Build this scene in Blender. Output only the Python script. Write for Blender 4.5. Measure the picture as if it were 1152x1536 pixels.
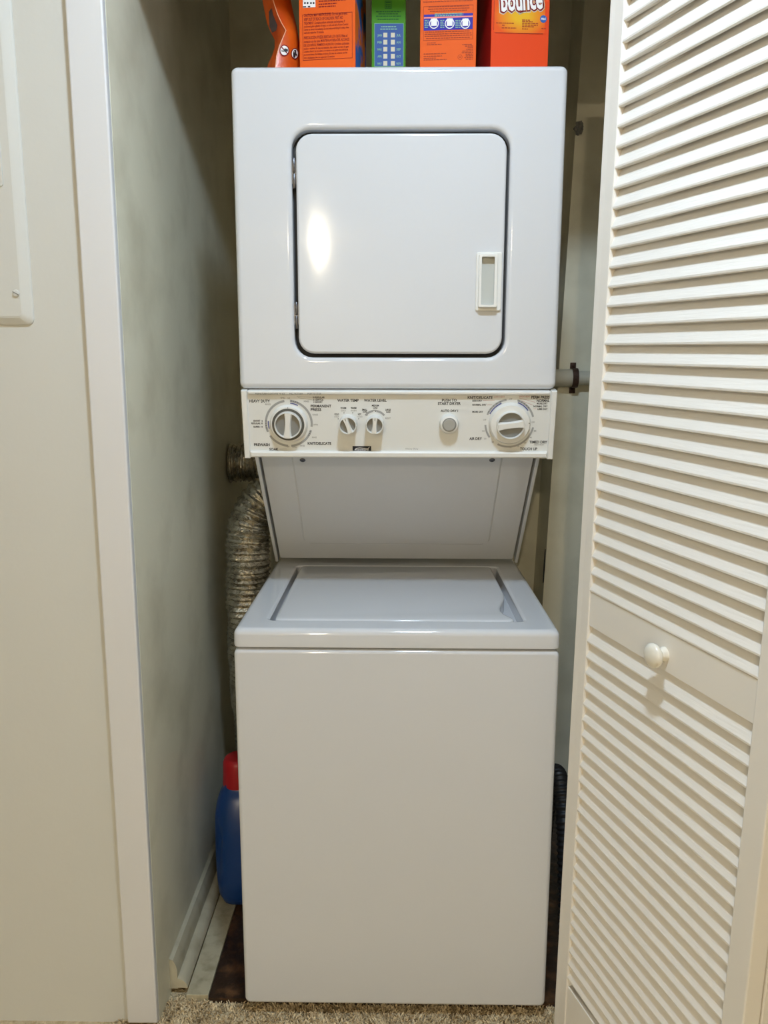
import bpy, bmesh, math, random
from mathutils import Vector, Matrix
from mathutils.bvhtree import BVHTree
random.seed(7)
for o in list(bpy.data.objects): bpy.data.objects.remove(o)
scene = bpy.context.scene
COL = scene.collection

# ------------------------------------------------------------------ camera
FPX, PIT, YAW, ROL = 1185.24, 0.172328, -0.014848, 0.001857
CAM = Vector((-0.002368, -1.399566, 1.274738))
_F = Vector((math.sin(YAW)*math.cos(PIT), math.cos(YAW)*math.cos(PIT), -math.sin(PIT)))
_R = Vector((math.cos(YAW), -math.sin(YAW), 0)); _U = _R.cross(_F)
_R2 = _R*math.cos(ROL)+_U*math.sin(ROL); _U2 = -_R*math.sin(ROL)+_U*math.cos(ROL)
cd = bpy.data.cameras.new('camera'); cam = bpy.data.objects.new('camera', cd); COL.objects.link(cam)
cd.sensor_fit = 'VERTICAL'; cd.sensor_height = 36; cd.lens = FPX*36/1536; cd.clip_start = 0.02
cam.matrix_world = Matrix(((_R2.x,_U2.x,-_F.x,CAM.x),(_R2.y,_U2.y,-_F.y,CAM.y),(_R2.z,_U2.z,-_F.z,CAM.z),(0,0,0,1)))
scene.camera = cam
# ------------------------------------------------------------------ world, exposure
w = bpy.data.worlds.new('world'); scene.world = w; w.use_nodes = True
w.node_tree.nodes['Background'].inputs[0].default_value = (0.5, 0.5, 0.5, 1)
w.node_tree.nodes['Background'].inputs[1].default_value = 0.05
scene.view_settings.view_transform = 'Standard'; scene.view_settings.look = 'None'
scene.view_settings.gamma = 1; scene.view_settings.use_curve_mapping = False
scene.view_settings.exposure = -0.15
CEIL_POWER, CEIL_COL = 350.0, (0.64, 0.81, 1.0)
FAR_POWER, FAR_COL = 2700.0, (1.0, 0.85, 0.62)
CEIL_LAMP = Vector((0.08, -0.80, 2.44)); FAR_LAMP = Vector((-0.70, -5.5, 2.44))

# ------------------------------------------------------------------ helpers
def ray(px, py):
    return _F + _R2*((px-576)/FPX) - _U2*((py-768)/FPX)
def at(px, py, x=None, y=None, z=None):
    d = ray(px, py)
    t = (x-CAM.x)/d.x if x is not None else ((y-CAM.y)/d.y if y is not None else (z-CAM.z)/d.z)
    return CAM + d*t

def mat(name, col, rough=0.5, metal=0.0, spec=0.5, mottle=None, bump=None, aniso=0, coat=0, emit=None, stretch=(1,1,1)):
    m = bpy.data.materials.new(name); m.use_nodes = True
    nt = m.node_tree; b = nt.nodes['Principled BSDF']
    b.inputs['Base Color'].default_value = (*col, 1); b.inputs['Roughness'].default_value = rough
    b.inputs['Metallic'].default_value = metal; b.inputs['Specular IOR Level'].default_value = spec
    if coat: b.inputs['Coat Weight'].default_value = coat; b.inputs['Coat Roughness'].default_value = 0.08
    tc = nt.nodes.new('ShaderNodeTexCoord'); mp = nt.nodes.new('ShaderNodeMapping')
    mp.inputs['Scale'].default_value = stretch; nt.links.new(tc.outputs['Object'], mp.inputs[0])
    if mottle:
        col2, sc, lo, hi = mottle
        n = nt.nodes.new('ShaderNodeTexNoise'); n.inputs['Scale'].default_value = sc; n.inputs['Detail'].default_value = 6
        r = nt.nodes.new('ShaderNodeValToRGB'); r.color_ramp.elements[0].position = lo; r.color_ramp.elements[1].position = hi
        r.color_ramp.elements[0].color = (*col, 1); r.color_ramp.elements[1].color = (*col2, 1)
        nt.links.new(mp.outputs[0], n.inputs['Vector']); nt.links.new(n.outputs[0], r.inputs[0]); nt.links.new(r.outputs[0], b.inputs['Base Color'])
    if bump:
        sc, st, dist = bump
        n = nt.nodes.new('ShaderNodeTexNoise'); n.inputs['Scale'].default_value = sc; n.inputs['Detail'].default_value = 3
        bp = nt.nodes.new('ShaderNodeBump'); bp.inputs['Strength'].default_value = st; bp.inputs['Distance'].default_value = dist
        nt.links.new(mp.outputs[0], n.inputs['Vector']); nt.links.new(n.outputs[0], bp.inputs['Height']); nt.links.new(bp.outputs[0], b.inputs['Normal'])
    if aniso:
        b.inputs['Anisotropic'].default_value = aniso
        cx = nt.nodes.new('ShaderNodeCombineXYZ'); cx.inputs[1].default_value = 0.05; cx.inputs[2].default_value = 1.0
        nt.links.new(cx.outputs[0], b.inputs['Tangent'])
    if emit:
        b.inputs['Emission Color'].default_value = (*emit[0], 1); b.inputs['Emission Strength'].default_value = emit[1]
    return m

M = {}
M['enamel'] = mat('white_enamel', (0.67, 0.68, 0.70), 0.065, aniso=0.65, bump=(4.0, 0.035, 0.01))
M['plastic'] = mat('white_plastic', (0.80, 0.79, 0.75), 0.32)
M['panel'] = mat('panel_face', (0.76, 0.76, 0.73), 0.35)
M['grey_plastic'] = mat('grey_plastic', (0.24, 0.24, 0.225), 0.35)
M['dark_ring'] = mat('dark_ring', (0.10, 0.10, 0.09), 0.4)
M['black'] = mat('black_gap', (0.012, 0.012, 0.012), 0.6)
M['ink'] = mat('black_ink', (0.012, 0.012, 0.015), 0.6)
M['ink_grey'] = mat('grey_ink', (0.22, 0.22, 0.21), 0.6)
M['arc_grey'] = mat('arc_grey', (0.36, 0.36, 0.35), 0.6)
M['button_grey'] = mat('button_grey', (0.40, 0.39, 0.36), 0.4)
M['pocket'] = mat('pocket_shade_plastic', (0.52, 0.53, 0.49), 0.5)  # handle plastic greyed down: the shade inside the pocket is in the colour
M['ink_blue'] = mat('blue_ink', (0.07, 0.09, 0.28), 0.6)
M['ink_red'] = mat('red_ink', (0.45, 0.16, 0.13), 0.6)
M['steel'] = mat('steel', (0.55, 0.55, 0.56), 0.28, 1.0)
M['hinge'] = mat('hinge_steel', (0.16, 0.16, 0.17), 0.35, 1.0)
M['foil'] = mat('duct_foil', (0.52, 0.48, 0.39), 0.25, 1.0, bump=(150, 0.9, 0.004), mottle=((0.24, 0.21, 0.16), 60, 0.45, 0.7))
M['wall'] = mat('wall_paint', (0.68, 0.675, 0.63), 0.55, bump=(60, 0.08, 0.004))
M['closet'] = mat('closet_paint', (0.84, 0.80, 0.63), 0.45, mottle=((0.60, 0.56, 0.41), 6, 0.48, 0.85), bump=(14, 0.15, 0.01))
M['trim'] = mat('trim_paint', (0.74, 0.735, 0.735), 0.38, bump=(40, 0.06, 0.003))
M['dirty_trim'] = mat('dirty_trim', (0.58, 0.53, 0.39), 0.5, mottle=((0.34, 0.29, 0.18), 18, 0.5, 0.85))
M['ceiling'] = mat('ceiling_paint', (0.8, 0.78, 0.73), 0.8)
M['door'] = mat('door_paint', (0.90, 0.85, 0.77), 0.42)
M['slat'] = mat('slat_paint', (0.90, 0.85, 0.77), 0.45, bump=(30, 0.35, 0.0015), stretch=(0.6, 9, 9))
M['knob'] = mat('cream_knob', (0.86, 0.81, 0.70), 0.25)
M['carpet'] = mat('carpet', (0.74, 0.61, 0.40), 0.95, spec=0.1, mottle=((0.55, 0.43, 0.25), 60, 0.4, 0.65), bump=(160, 1.0, 0.01))
M['pile'] = mat('carpet_pile', (0.90, 0.75, 0.50), 0.95, spec=0.1, mottle=((0.62, 0.47, 0.27), 45, 0.4, 0.65))
M['brown_floor'] = mat('brown_floor', (0.035, 0.018, 0.009), 0.35, mottle=((0.16, 0.075, 0.03), 30, 0.48, 0.72), bump=(60, 0.5, 0.004))
M['painted_board'] = mat('painted_board', (0.52, 0.47, 0.33), 0.5, mottle=((0.34, 0.29, 0.18), 40, 0.45, 0.75), bump=(50, 0.3, 0.003))
M['orange'] = mat('orange_card', (0.74, 0.105, 0.006), 0.6, spec=0.2)
M['orange_side'] = mat('side_print', (0.04, 0.13, 0.40), 0.6, spec=0.2, mottle=((0.75, 0.16, 0.02), 14, 0.47, 0.53))
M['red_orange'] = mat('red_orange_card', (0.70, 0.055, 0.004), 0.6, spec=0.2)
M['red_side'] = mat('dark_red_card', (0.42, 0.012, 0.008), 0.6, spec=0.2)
M['green'] = mat('green_card', (0.055, 0.23, 0.008), 0.6, spec=0.2)
M['cal_blue'] = mat('calendar_blue', (0.045, 0.10, 0.30), 0.6, spec=0.2)
M['cal_line'] = mat('calendar_line', (0.22, 0.42, 0.30), 0.6, spec=0.2)
M['pale'] = mat('pale_print', (0.62, 0.58, 0.44), 0.6, spec=0.2)
M['white_print'] = mat('white_print', (0.82, 0.80, 0.78), 0.6, spec=0.2)
M['pink_print'] = mat('pink_print', (0.85, 0.25, 0.22), 0.6, spec=0.2)
M['blue_print'] = mat('blue_print', (0.035, 0.03, 0.33), 0.6, spec=0.2)
M['dkred_print'] = mat('dark_red_print', (0.20, 0.008, 0.008), 0.6, spec=0.2)
M['brown_print'] = mat('brown_print', (0.33, 0.045, 0.01), 0.6, spec=0.2)
M['dkgreen_print'] = mat('dark_green_print', (0.01, 0.09, 0.015), 0.6, spec=0.2)
M['badge_blue'] = mat('badge_blue', (0.03, 0.10, 0.35), 0.6, spec=0.2)
M['pouch'] = mat('pouch_film', (0.70, 0.11, 0.008), 0.3, mottle=((0.36, 0.018, 0.006), 12, 0.4, 0.75), bump=(40, 0.3, 0.004))
M['pouch_dark'] = mat('pouch_dark_print', (0.10, 0.075, 0.08), 0.35)
M['pouch_edge'] = mat('pouch_seam', (0.85, 0.42, 0.25), 0.35)
M['jug'] = mat('blue_jug', (0.006, 0.05, 0.23), 0.3)
M['cap'] = mat('red_cap', (0.45, 0.006, 0.012), 0.35)
M['rubber'] = mat('black_rubber', (0.012, 0.012, 0.014), 0.45)
M['pipe'] = mat('painted_pipe', (0.60, 0.57, 0.46), 0.4)
M['rust'] = mat('rusty_strap', (0.07, 0.035, 0.022), 0.6, 0.4, bump=(150, 0.6, 0.003))
M['wool'] = mat('grey_wool', (0.30, 0.30, 0.28), 0.6, 0.6, bump=(200, 1, 0.004))

class MB:
    def __init__(s): s.v = []; s.f = []
    def add(s, vs, fs):
        n = len(s.v); s.v += [tuple(v) for v in vs]; s.f += [tuple(i+n for i in f) for f in fs]; return s
    def box(s, x0, x1, y0, y1, z0, z1, mx=None):
        p = [(x,y,z) for z in (z0,z1) for y in (y0,y1) for x in (x0,x1)]
        if mx: p = [mx @ Vector(q) for q in p]
        return s.add(p, [(0,2,3,1),(4,5,7,6),(0,1,5,4),(2,6,7,3),(0,4,6,2),(1,3,7,5)])
    def loft(s, loops, cap0=True, cap1=True):
        n = len(loops[0]); vs = [p for l in loops for p in l]; fs = []
        for k in range(len(loops)-1):
            for i in range(n):
                j = (i+1) % n; fs.append((k*n+i, k*n+j, (k+1)*n+j, (k+1)*n+i))
        if cap0: fs.append(tuple(range(n))[::-1])
        if cap1: fs.append(tuple((len(loops)-1)*n+i for i in range(n)))
        return s.add(vs, fs)
    def mesh(s, name, smooth=None, bevel=0, flat=False):
        me = bpy.data.meshes.new(name); me.from_pydata(s.v, [], s.f)
        bm = bmesh.new(); bm.from_mesh(me)
        if not flat: bmesh.ops.recalc_face_normals(bm, faces=bm.faces)
        if bevel:
            bmesh.ops.bevel(bm, geom=[e for e in bm.edges if e.is_manifold and e.calc_face_angle(0) > 0.5], offset=bevel, segments=2, affect='EDGES', profile=0.5)
        if smooth is not None:
            for f in bm.faces: f.smooth = True
            for e in bm.edges: e.smooth = not (e.is_manifold and e.calc_face_angle(0) > math.radians(smooth))
        bm.to_mesh(me); bm.free(); return me

def link(name, me, material, parent=None):
    o = bpy.data.objects.new(name, me); COL.objects.link(o)
    if me and material and not me.materials: me.materials.append(material)
    if parent:
        o.parent = parent; o.matrix_parent_inverse = parent['_inv'] if False else Matrix.Translation(-PLOC.get(parent.name, Vector()))
        PLOC[o.name] = Vector()
    return o
PLOC = {}
def part(name, mb, material, parent, smooth=None, bevel=0, flat=False, label=None):
    o = link(name, mb.mesh(name, smooth, bevel, flat), material, parent)
    if smooth is not None and smooth <= 35:
        wn = o.modifiers.new('weighted_normals', 'WEIGHTED_NORMAL'); wn.keep_sharp = True; wn.weight = 90
    if label: o['label'] = label
    return o
def tag(o, label, cat, group=None, kind=None):
    o['label'] = label; o['category'] = cat
    if group: o['group'] = group
    if kind: o['kind'] = kind
    return o
def thing(name, loc, label, cat, group=None, kind=None):
    o = bpy.data.objects.new(name, None); COL.objects.link(o); o.empty_display_size = 0.05
    o.location = loc; PLOC[o.name] = Vector(loc)
    return tag(o, label, cat, group, kind)
def struct(name, mb, material, label, cat, smooth=None, bevel=0):
    o = link(name, mb.mesh(name, smooth, bevel), material); return tag(o, label, cat, None, 'structure')

class Frame:
    def __init__(s, O, U, V):
        s.O = Vector(O); s.U = Vector(U).normalized(); s.V = Vector(V).normalized(); s.N = s.U.cross(s.V).normalized()
    def p(s, u, v, d=0): return s.O + s.U*u + s.V*v + s.N*d
    def uv(s, px, py):
        r = ray(px, py); t = (s.O-CAM).dot(s.N)/r.dot(s.N); q = CAM + r*t - s.O
        return q.dot(s.U), q.dot(s.V)
    def px(s, px, py, d=0): return s.p(*s.uv(px, py), d)

def rr(u0, u1, v0, v1, r, m=6):
    out = []
    for cx, cy, a0 in ((u1-r, v1-r, 0), (u0+r, v1-r, 90), (u0+r, v0+r, 180), (u1-r, v0+r, 270)):
        for i in range(m+1):
            a = math.radians(a0+90*i/m); out.append((cx+r*math.cos(a), cy+r*math.sin(a)))
    return out
def rrf(F, u0, u1, v0, v1, r, d, m=6): return [F.p(u, v, d) for u, v in rr(u0, u1, v0, v1, r, m)]
def lathe(mb, F, u, v, prof, n=40):
    loops = [[F.p(u+r*math.cos(2*math.pi*i/n), v+r*math.sin(2*math.pi*i/n), d) for i in range(n)] for r, d in prof]
    return mb.loft(loops)
def tube(mb, pts, rad, n=12, cap=True):
    loops = []; prev = None
    for i, p in enumerate(pts):
        p = Vector(p); t = (Vector(pts[min(i+1, len(pts)-1)])-Vector(pts[max(i-1, 0)])).normalized()
        if prev is None:
            prev = t.orthogonal().normalized()
        nn = (prev - t*prev.dot(t)).normalized(); prev = nn; b = t.cross(nn)
        r = rad(i) if callable(rad) else rad
        loops.append([p + (nn*math.cos(2*math.pi*k/n) + b*math.sin(2*math.pi*k/n))*(r(k) if callable(r) else r) for k in range(n)])
    return mb.loft(loops, cap, cap)
def spline(ctrl, step):
    P = [Vector(c) for c in ctrl]; P = [P[0]*2-P[1]] + P + [P[-1]*2-P[-2]]; out = []
    for i in range(1, len(P)-2):
        n = max(2, int((P[i+1]-P[i]).length/step))
        for k in range(n):
            t = k/n; a, b, c, d = P[i-1], P[i], P[i+1], P[i+2]
            out.append(0.5*((2*b)+(c-a)*t+(2*a-5*b+4*c-d)*t*t+(3*b-a-3*c+d)*t**3))
    out.append(P[-2]); return out

_tc = {}
def glyphs(body, off=0.0, shear=0.0):
    k = (body, off, shear)
    if k not in _tc:
        cu = bpy.data.curves.new('t', 'FONT'); cu.body = body; cu.size = 1; cu.offset = off; cu.shear = shear; cu.resolution_u = 2
        ob = bpy.data.objects.new('t', cu); me = ob.to_mesh()
        vs = [(v.co.x, v.co.y) for v in me.vertices]; fs = [tuple(p.vertices) for p in me.polygons]
        ob.to_mesh_clear(); bpy.data.objects.remove(ob); bpy.data.curves.remove(cu); _tc[k] = (vs, fs)
    return _tc[k]
_cap = max(y for x, y in glyphs('H')[0])
def text(mb, F, body, u, v, h, w=None, align='l', d=0.0004, off=0.028, shear=0, rot=0.0):
    """flat print: cap height h, total width w, anchored at (u, v) = baseline"""
    vs, fs = glyphs(body, off, shear)
    if not vs: return
    x0 = min(x for x, y in vs); x1 = max(x for x, y in vs); sy = h/_cap; sx = (w/(x1-x0)) if w else sy
    sh = {'l': 0, 'c': -0.5, 'r': -1}[align]*(x1-x0)*sx
    c, s_ = math.cos(rot), math.sin(rot); pts = []
    for x, y in vs:
        a = (x-x0)*sx+sh; b = y*sy; pts.append(F.p(u+a*c-b*s_, v+a*s_+b*c, d))
    mb.add(pts, fs)
def rect(mb, F, u0, u1, v0, v1, d=0.0004):
    mb.add([F.p(u0, v0, d), F.p(u1, v0, d), F.p(u1, v1, d), F.p(u0, v1, d)], [(0, 1, 2, 3)])
def frame_line(mb, F, u0, u1, v0, v1, t, d=0.0004):
    rect(mb, F, u0, u1, v0, v0+t, d); rect(mb, F, u0, u1, v1-t, v1, d); rect(mb, F, u0, u0+t, v0+t, v1-t, d); rect(mb, F, u1-t, u1, v0+t, v1-t, d)
def disc(mb, F, u, v, r, d=0.0004, n=24, r0=0):
    if r0:
        vs = [F.p(u+q*math.cos(2*math.pi*i/n), v+q*math.sin(2*math.pi*i/n), d) for q in (r0, r) for i in range(n)]
        mb.add(vs, [(i, n+i, n+(i+1) % n, (i+1) % n) for i in range(n)])
    else: mb.add([F.p(u+r*math.cos(2*math.pi*i/n), v+r*math.sin(2*math.pi*i/n), d) for i in range(n)], [tuple(range(n))])
def arc(mb, F, u, v, r0, r1, a0, a1, d=0.0004):
    """ring segment, degrees clockwise from the top"""
    n = max(3, int(abs(a1-a0)/4)); vs = []
    for r in (r0, r1):
        for i in range(n+1):
            a = math.radians(a0+(a1-a0)*i/n); vs.append(F.p(u+r*math.sin(a), v+r*math.cos(a), d))
    mb.add(vs, [(i, n+1+i, n+2+i, i+1) for i in range(n)])

# ------------------------------------------------------------------ room shell
YF, XL, YB, ZC = -0.015, -0.472, 1.0, 2.44
HD, YC = 2.035, 0.84
def xr(z): return at(815, 890, y=YC).x+(z-at(815, 890, y=YC).z)*(at(877, 0, y=YC).x-at(815, 890, y=YC).x)/(at(877, 0, y=YC).z-at(815, 890, y=YC).z)   # leaning edge of the boxed-out wall
struct('floor', MB().box(-1.8, 1.6, -7.0, 1.1, -0.06, -0.012), M['carpet'], 'beige carpeted floor in front of the laundry closet', 'floor')
struct('ceiling', MB().box(-1.8, 1.6, -7.0, 1.1, ZC, ZC+0.08), M['ceiling'], 'off-white ceiling over hall and closet', 'ceiling')
struct('wall_front', MB().box(-1.8, XL-0.001, YF, YF+0.10, -0.06, ZC), M['wall'], 'painted hall wall carrying the breaker panel cover', 'wall')
struct('wall_front_right', MB().box(0.62, 1.6, YF, YF+0.10, -0.06, ZC), M['wall'], 'painted hall wall behind the louvered door', 'wall')
struct('wall_header', MB().box(XL-0.001, 0.62, YF, YF+0.10, HD, ZC), M['wall'], 'painted wall above the closet opening', 'wall')
struct('wall_left', MB().box(XL-0.10, XL, YF+0.0005, YB+0.10, -0.06, ZC), M['closet'], 'scuffed cream side wall of the closet beside the foil duct', 'wall')
struct('wall_back', MB().box(XL, 0.62, YB, YB+0.10, -0.06, ZC), M['closet'], 'shadowed cream back wall of the closet', 'wall')
struct('wall_right', MB().box(0.62, 0.72, YF+0.10, YB+0.10, -0.06, ZC), M['closet'], 'cream side wall of the closet behind the folded door', 'wall')
mb = MB(); mb.loft([[(xr(z), YC, z), (0.62, YC, z), (0.62, YB, z), (xr(z), YB, z)] for z in (-0.06, 0.6, 1.5, ZC)])
struct('wall_chase', mb, M['closet'], 'boxed-out cream wall at the back of the closet with a pipe', 'wall')
a_, b_ = at(818.5, 824, y=YC), at(815.5, 874, y=YC)
wc = [o_ for o_ in COL.objects if o_.name == 'wall_chase'][0]
part('crack', MB().loft([[(p_.x-w_-0.001, YC-0.0004, p_.z), (p_.x+w_-0.001, YC-0.0004, p_.z), (p_.x+w_-0.001, YC+0.002, p_.z), (p_.x-w_-0.001, YC+0.002, p_.z)] for p_, w_ in ((a_, 0.0012), (a_.lerp(b_, 0.5), 0.0022), (b_, 0.0015))]), M['black'], wc)
struct('wall_hall_left', MB().box(-1.88, -1.8, -7.0, 0.1, -0.06, ZC), M['wall'], 'plain side wall of the hall', 'wall')
struct('wall_hall_right', MB().box(1.6, 1.68, -7.0, 0.1, -0.06, ZC), M['wall'], 'plain side wall of the hall, door side', 'wall')
struct('wall_hall_back', MB().box(-1.88, 1.68, -7.1, -7.0, -0.06, ZC), M['wall'], 'plain end wall of the hall', 'wall')
# casing: left, right, head
CW = 0.060
struct('trim_1', MB().box(XL-CW, XL, -0.031, YF, 0, HD+CW), M['trim'], 'flat white painted casing beside the closet opening', 'trim', bevel=0.003)
struct('trim_2', MB().box(0.62, 0.62+CW, -0.031, YF, 0, HD+CW), M['trim'], 'flat white painted casing behind the louvered door', 'trim', bevel=0.003)
struct('trim_3', MB().box(XL+0.001, 0.619, -0.031, YF, HD, HD+CW), M['trim'], 'flat white painted head casing over the closet opening', 'trim', bevel=0.003)
# closet floor pieces
struct('floor_closet', MB().box(-0.386, 0.619, 0.036, YC, -0.012, 0.0), M['brown_floor'], 'dirty dark brown floor under the washer', 'floor')
struct('trim_4', MB().box(-0.4335, -0.387, 0.040, YB, -0.012, 0.004), M['painted_board'], 'worn painted board lying along the baseboard', 'trim', bevel=0.0012)
bb = [(XL, 0), (XL+0.016, 0), (XL+0.016, 0.045), (XL+0.013, 0.056), (XL+0.008, 0.066), (XL, 0.069)]
o = struct('baseboard_left', MB().loft([[(x, y, z+0.001) for x, z in bb] for y in (0.060, 0.0605, YB)]), M['dirty_trim'], 'dirty white baseboard along the left closet wall', 'baseboard', smooth=40)
q = [(XL+0.0162, 0.0045)] + [(XL+0.0162+0.021*math.cos(a), 0.0045+0.021*math.sin(a)) for a in [math.pi/2*i/6 for i in range(7)]]
part('quarter_round', MB().loft([[(x, y, z) for x, z in q] for y in (0.058, YB)]), M['dirty_trim'], o, smooth=40)
# carpet pile near the closet
mb = MB()
for i in range(34000):
    x = random.uniform(-0.56, 0.50); y = random.uniform(-0.16, 0.038 + 0.004*math.sin(x*40)); a = random.uniform(0, math.pi)
    h = random.uniform(0.003, 0.010); ww = random.uniform(0.0010, 0.0020); dx, dy = math.cos(a)*ww, math.sin(a)*ww
    lx, ly = random.uniform(-0.010, 0.010), random.uniform(-0.010, 0.010)
    n = len(mb.v); mb.v += [(x-dx, y-dy, -0.0125), (x+dx, y+dy, -0.0125), (x+lx+dx*.6, y+ly+dy*.6, -0.0125+h), (x+lx-dx*.6, y+ly-dy*.6, -0.0125+h)]
    mb.f.append((n, n+1, n+2, n+3))
o = link('carpet_pile', mb.mesh('carpet_pile', flat=True), M['pile']); tag(o, 'short beige carpet pile at the closet threshold', 'carpet', kind='stuff')

# ------------------------------------------------------------------ lamps
def emit_mat(name, col, s):
    m = bpy.data.materials.new(name); m.use_nodes = True; nt = m.node_tree; nt.nodes.clear()
    e = nt.nodes.new('ShaderNodeEmission'); e.inputs[0].default_value = (*col, 1); e.inputs[1].default_value = s
    o = nt.nodes.new('ShaderNodeOutputMaterial'); nt.links.new(e.outputs[0], o.inputs[0]); return m
def ceiling_lamp(loc, r, col, power, label):
    t = thing('ceiling_light', loc, label, 'lamp')
    FD = Frame(loc, (1, 0, 0), (0, -1, 0))   # normal points down
    mb = MB(); lathe(mb, FD, 0, 0, [(r*1.15, 0.0), (r*1.2, 0.004), (r*1.2, 0.018), (r*1.08, 0.022)]); part('canopy', mb, M['trim'], t, 40)
    mb = MB(); lathe(mb, FD, 0, 0, [(r, 0.0222)] + [(r*math.cos(a), 0.0225+r*0.58*math.sin(a)) for a in [math.pi/2*i/8*0.98 for i in range(9)]]); part('glass_dome', mb, emit_mat('dome_glow', col, power), t, 60)
ceiling_lamp(CEIL_LAMP, 0.078, CEIL_COL, CEIL_POWER, 'small cool white flush ceiling light in front of the closet')
ceiling_lamp(FAR_LAMP, 0.058, FAR_COL, FAR_POWER, 'warm flush ceiling light at the far end of the hall')

# ------------------------------------------------------------------ stacked laundry centre
HW, YD = 0.303, 0.13
lm = thing('stacked_washer_dryer', (0, 0.3, 0), 'white stacked washer and dryer standing in the closet', 'washer dryer')
FX = Frame((0, 0, 0), (1, 0, 0), (0, 0, 1))            # faces the camera, d = -y
def rounded_shell(mb, F, u0, u1, v0, v1, dfront, dback, r, e=0.010, steps=5):
    L = [rrf(F, u0, u1, v0, v1, r, dback)]
    for i in range(steps+1):
        a = math.pi/2*i/steps; ins = e*(1-math.cos(a)); L.append(rrf(F, u0+ins, u1-ins, v0+ins, v1-ins, max(r-ins, 0.001), dfront-e+e*math.sin(a)))
    return L
# washer cabinet
mb = MB(); mb.loft(rounded_shell(mb, FX, -HW, HW, 0.020, 0.7715, 0.0, -0.60, 0.012, 0.009)); part('washer_cabinet', mb, M['enamel'], lm, 35)
mb = MB(); mb.box(-HW+0.006, HW-0.006, 0.012, 0.59, 0.7715, 0.7752); part('cabinet_seam', mb, M['black'], lm)
for sx in (-1, 1):
    for y in (0.07, 0.53):
        mb = MB(); lathe(mb, Frame((sx*0.255, y, -0.012 if y < 0.035 else 0.0), (1, 0, 0), (0, 1, 0)), 0, 0, [(0.018, 0.0), (0.02, 0.003), (0.02, 0.012), (0.008, 0.013), (0.008, 0.024)], 20); part('leveling_foot', mb, M['rubber'], lm, 40)
# washer top with recess for the lid
FTop = Frame((0, 0, 0), (1, 0, 0), (0, 1, 0))           # d = z
mb = MB(); e = 0.012; L = [rrf(FTop, -HW, HW, 0.0, 0.60, 0.014, 0.7752)]
L.append(rrf(FTop, -HW-0.0005, HW+0.0005, -0.0005, 0.60, 0.014, 0.779))
for i in range(7):
    a = math.pi/2*i/6; s = e*(1-math.cos(a)); L.append(rrf(FTop, -HW+s, HW-s, s, 0.60-s, 0.014, 0.81-e+e*math.sin(a)))
L += [rrf(FTop, -0.252, 0.252, 0.052, 0.503, 0.016, 0.8100), rrf(FTop, -0.2475, 0.2475, 0.0565, 0.4985, 0.014, 0.8090), rrf(FTop, -0.245, 0.245, 0.059, 0.497, 0.012, 0.8065), rrf(FTop, -0.245, 0.245, 0.059, 0.497, 0.012, 0.780)]
mb.loft(L); wt = part('washer_top', mb, M['enamel'], lm, 35)
# lid: outline with a finger scoop at the right front
def lid_outline(ins):
    u0, u1, v0, v1, r = -0.2345+ins, 0.2315-ins, 0.0605+ins, 0.4935-ins, 0.014
    out = []
    for cx, cy, a0 in ((u1-r, v1-r, 0), (u0+r, v1-r, 90), (u0+r, v0+r, 180)):
        out += [(cx+r*math.cos(math.radians(a0+15*i)), cy+r*math.sin(math.radians(a0+15*i))) for i in range(7)]
    out += [(u1-0.004-r+r*math.cos(math.radians(270+18*i)), v0+r+r*math.sin(math.radians(270+18*i))) for i in range(5)]
    out += [(u1-x, y) for x, y in ((0.006, 0.079), (0.012, 0.090), (0.0185, 0.105), (0.022, 0.122), (0.022, 0.140), (0.019, 0.160), (0.014, 0.180), (0.008, 0.200), (0.003, 0.22), (0.0, 0.245))]
    return out
mb = MB(); mb.loft([[FTop.p(u, v, d) for u, v in lid_outline(i)] for i, d in ((0, 0.781), (0, 0.8065), (0.0008, 0.8085), (0.0025, 0.8098), (0.006, 0.8104))]); part('lid', mb, M['enamel'], wt, 40)
# sloped support panel between washer and dryer
b0, b1 = Vector((0, 0.522, 0.822)), Vector((0, 0.262, 1.120))
FP = Frame(b0, (1, 0, 0), b1-b0); PH = (b1-b0).length
mb = MB(); mb.loft([rrf(FP, -0.290, 0.290, 0, PH, 0.004, -0.02), rrf(FP, -0.290, 0.290, 0, PH, 0.004, -0.001), rrf(FP, -0.2885, 0.2885, 0.0015, PH-0.0015, 0.004, 0.0),
    rrf(FP, -0.225, 0.225, 0.062, PH-0.006, 0.02, 0.0), rrf(FP, -0.221, 0.221, 0.066, PH-0.010, 0.018, 0.0022)]); sp = part('support_panel', mb, M['enamel'], lm, 25)
for sx in (-1, 1):
    mb = MB(); mb.box(min(sx*0.2945, sx*0.302), max(sx*0.2945, sx*0.302), 0, 1, 0, 1, Matrix.Identity(4)) if False else None
    pr = [(sx*0.2945), (sx*0.302)]
    mb = MB(); mb.loft([[FP.p(u, v, d) for u, v in ((min(pr), -0.006), (max(pr), -0.006), (max(pr), PH), (min(pr), PH))] for d in (-0.022, 0.007)]); part('side_flange', mb, M['enamel'], sp, bevel=0.0015)
for u, v in (FP.uv(454, 689), FP.uv(738, 689)):
    mb = MB(); lathe(mb, FP, u, v, [(0.0062, 0.0), (0.0062, 0.0025), (0.0045, 0.004), (0.003, 0.004), (0.0025, 0.0025)], 18); part('screw', mb, M['hinge'], sp, 40)
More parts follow.
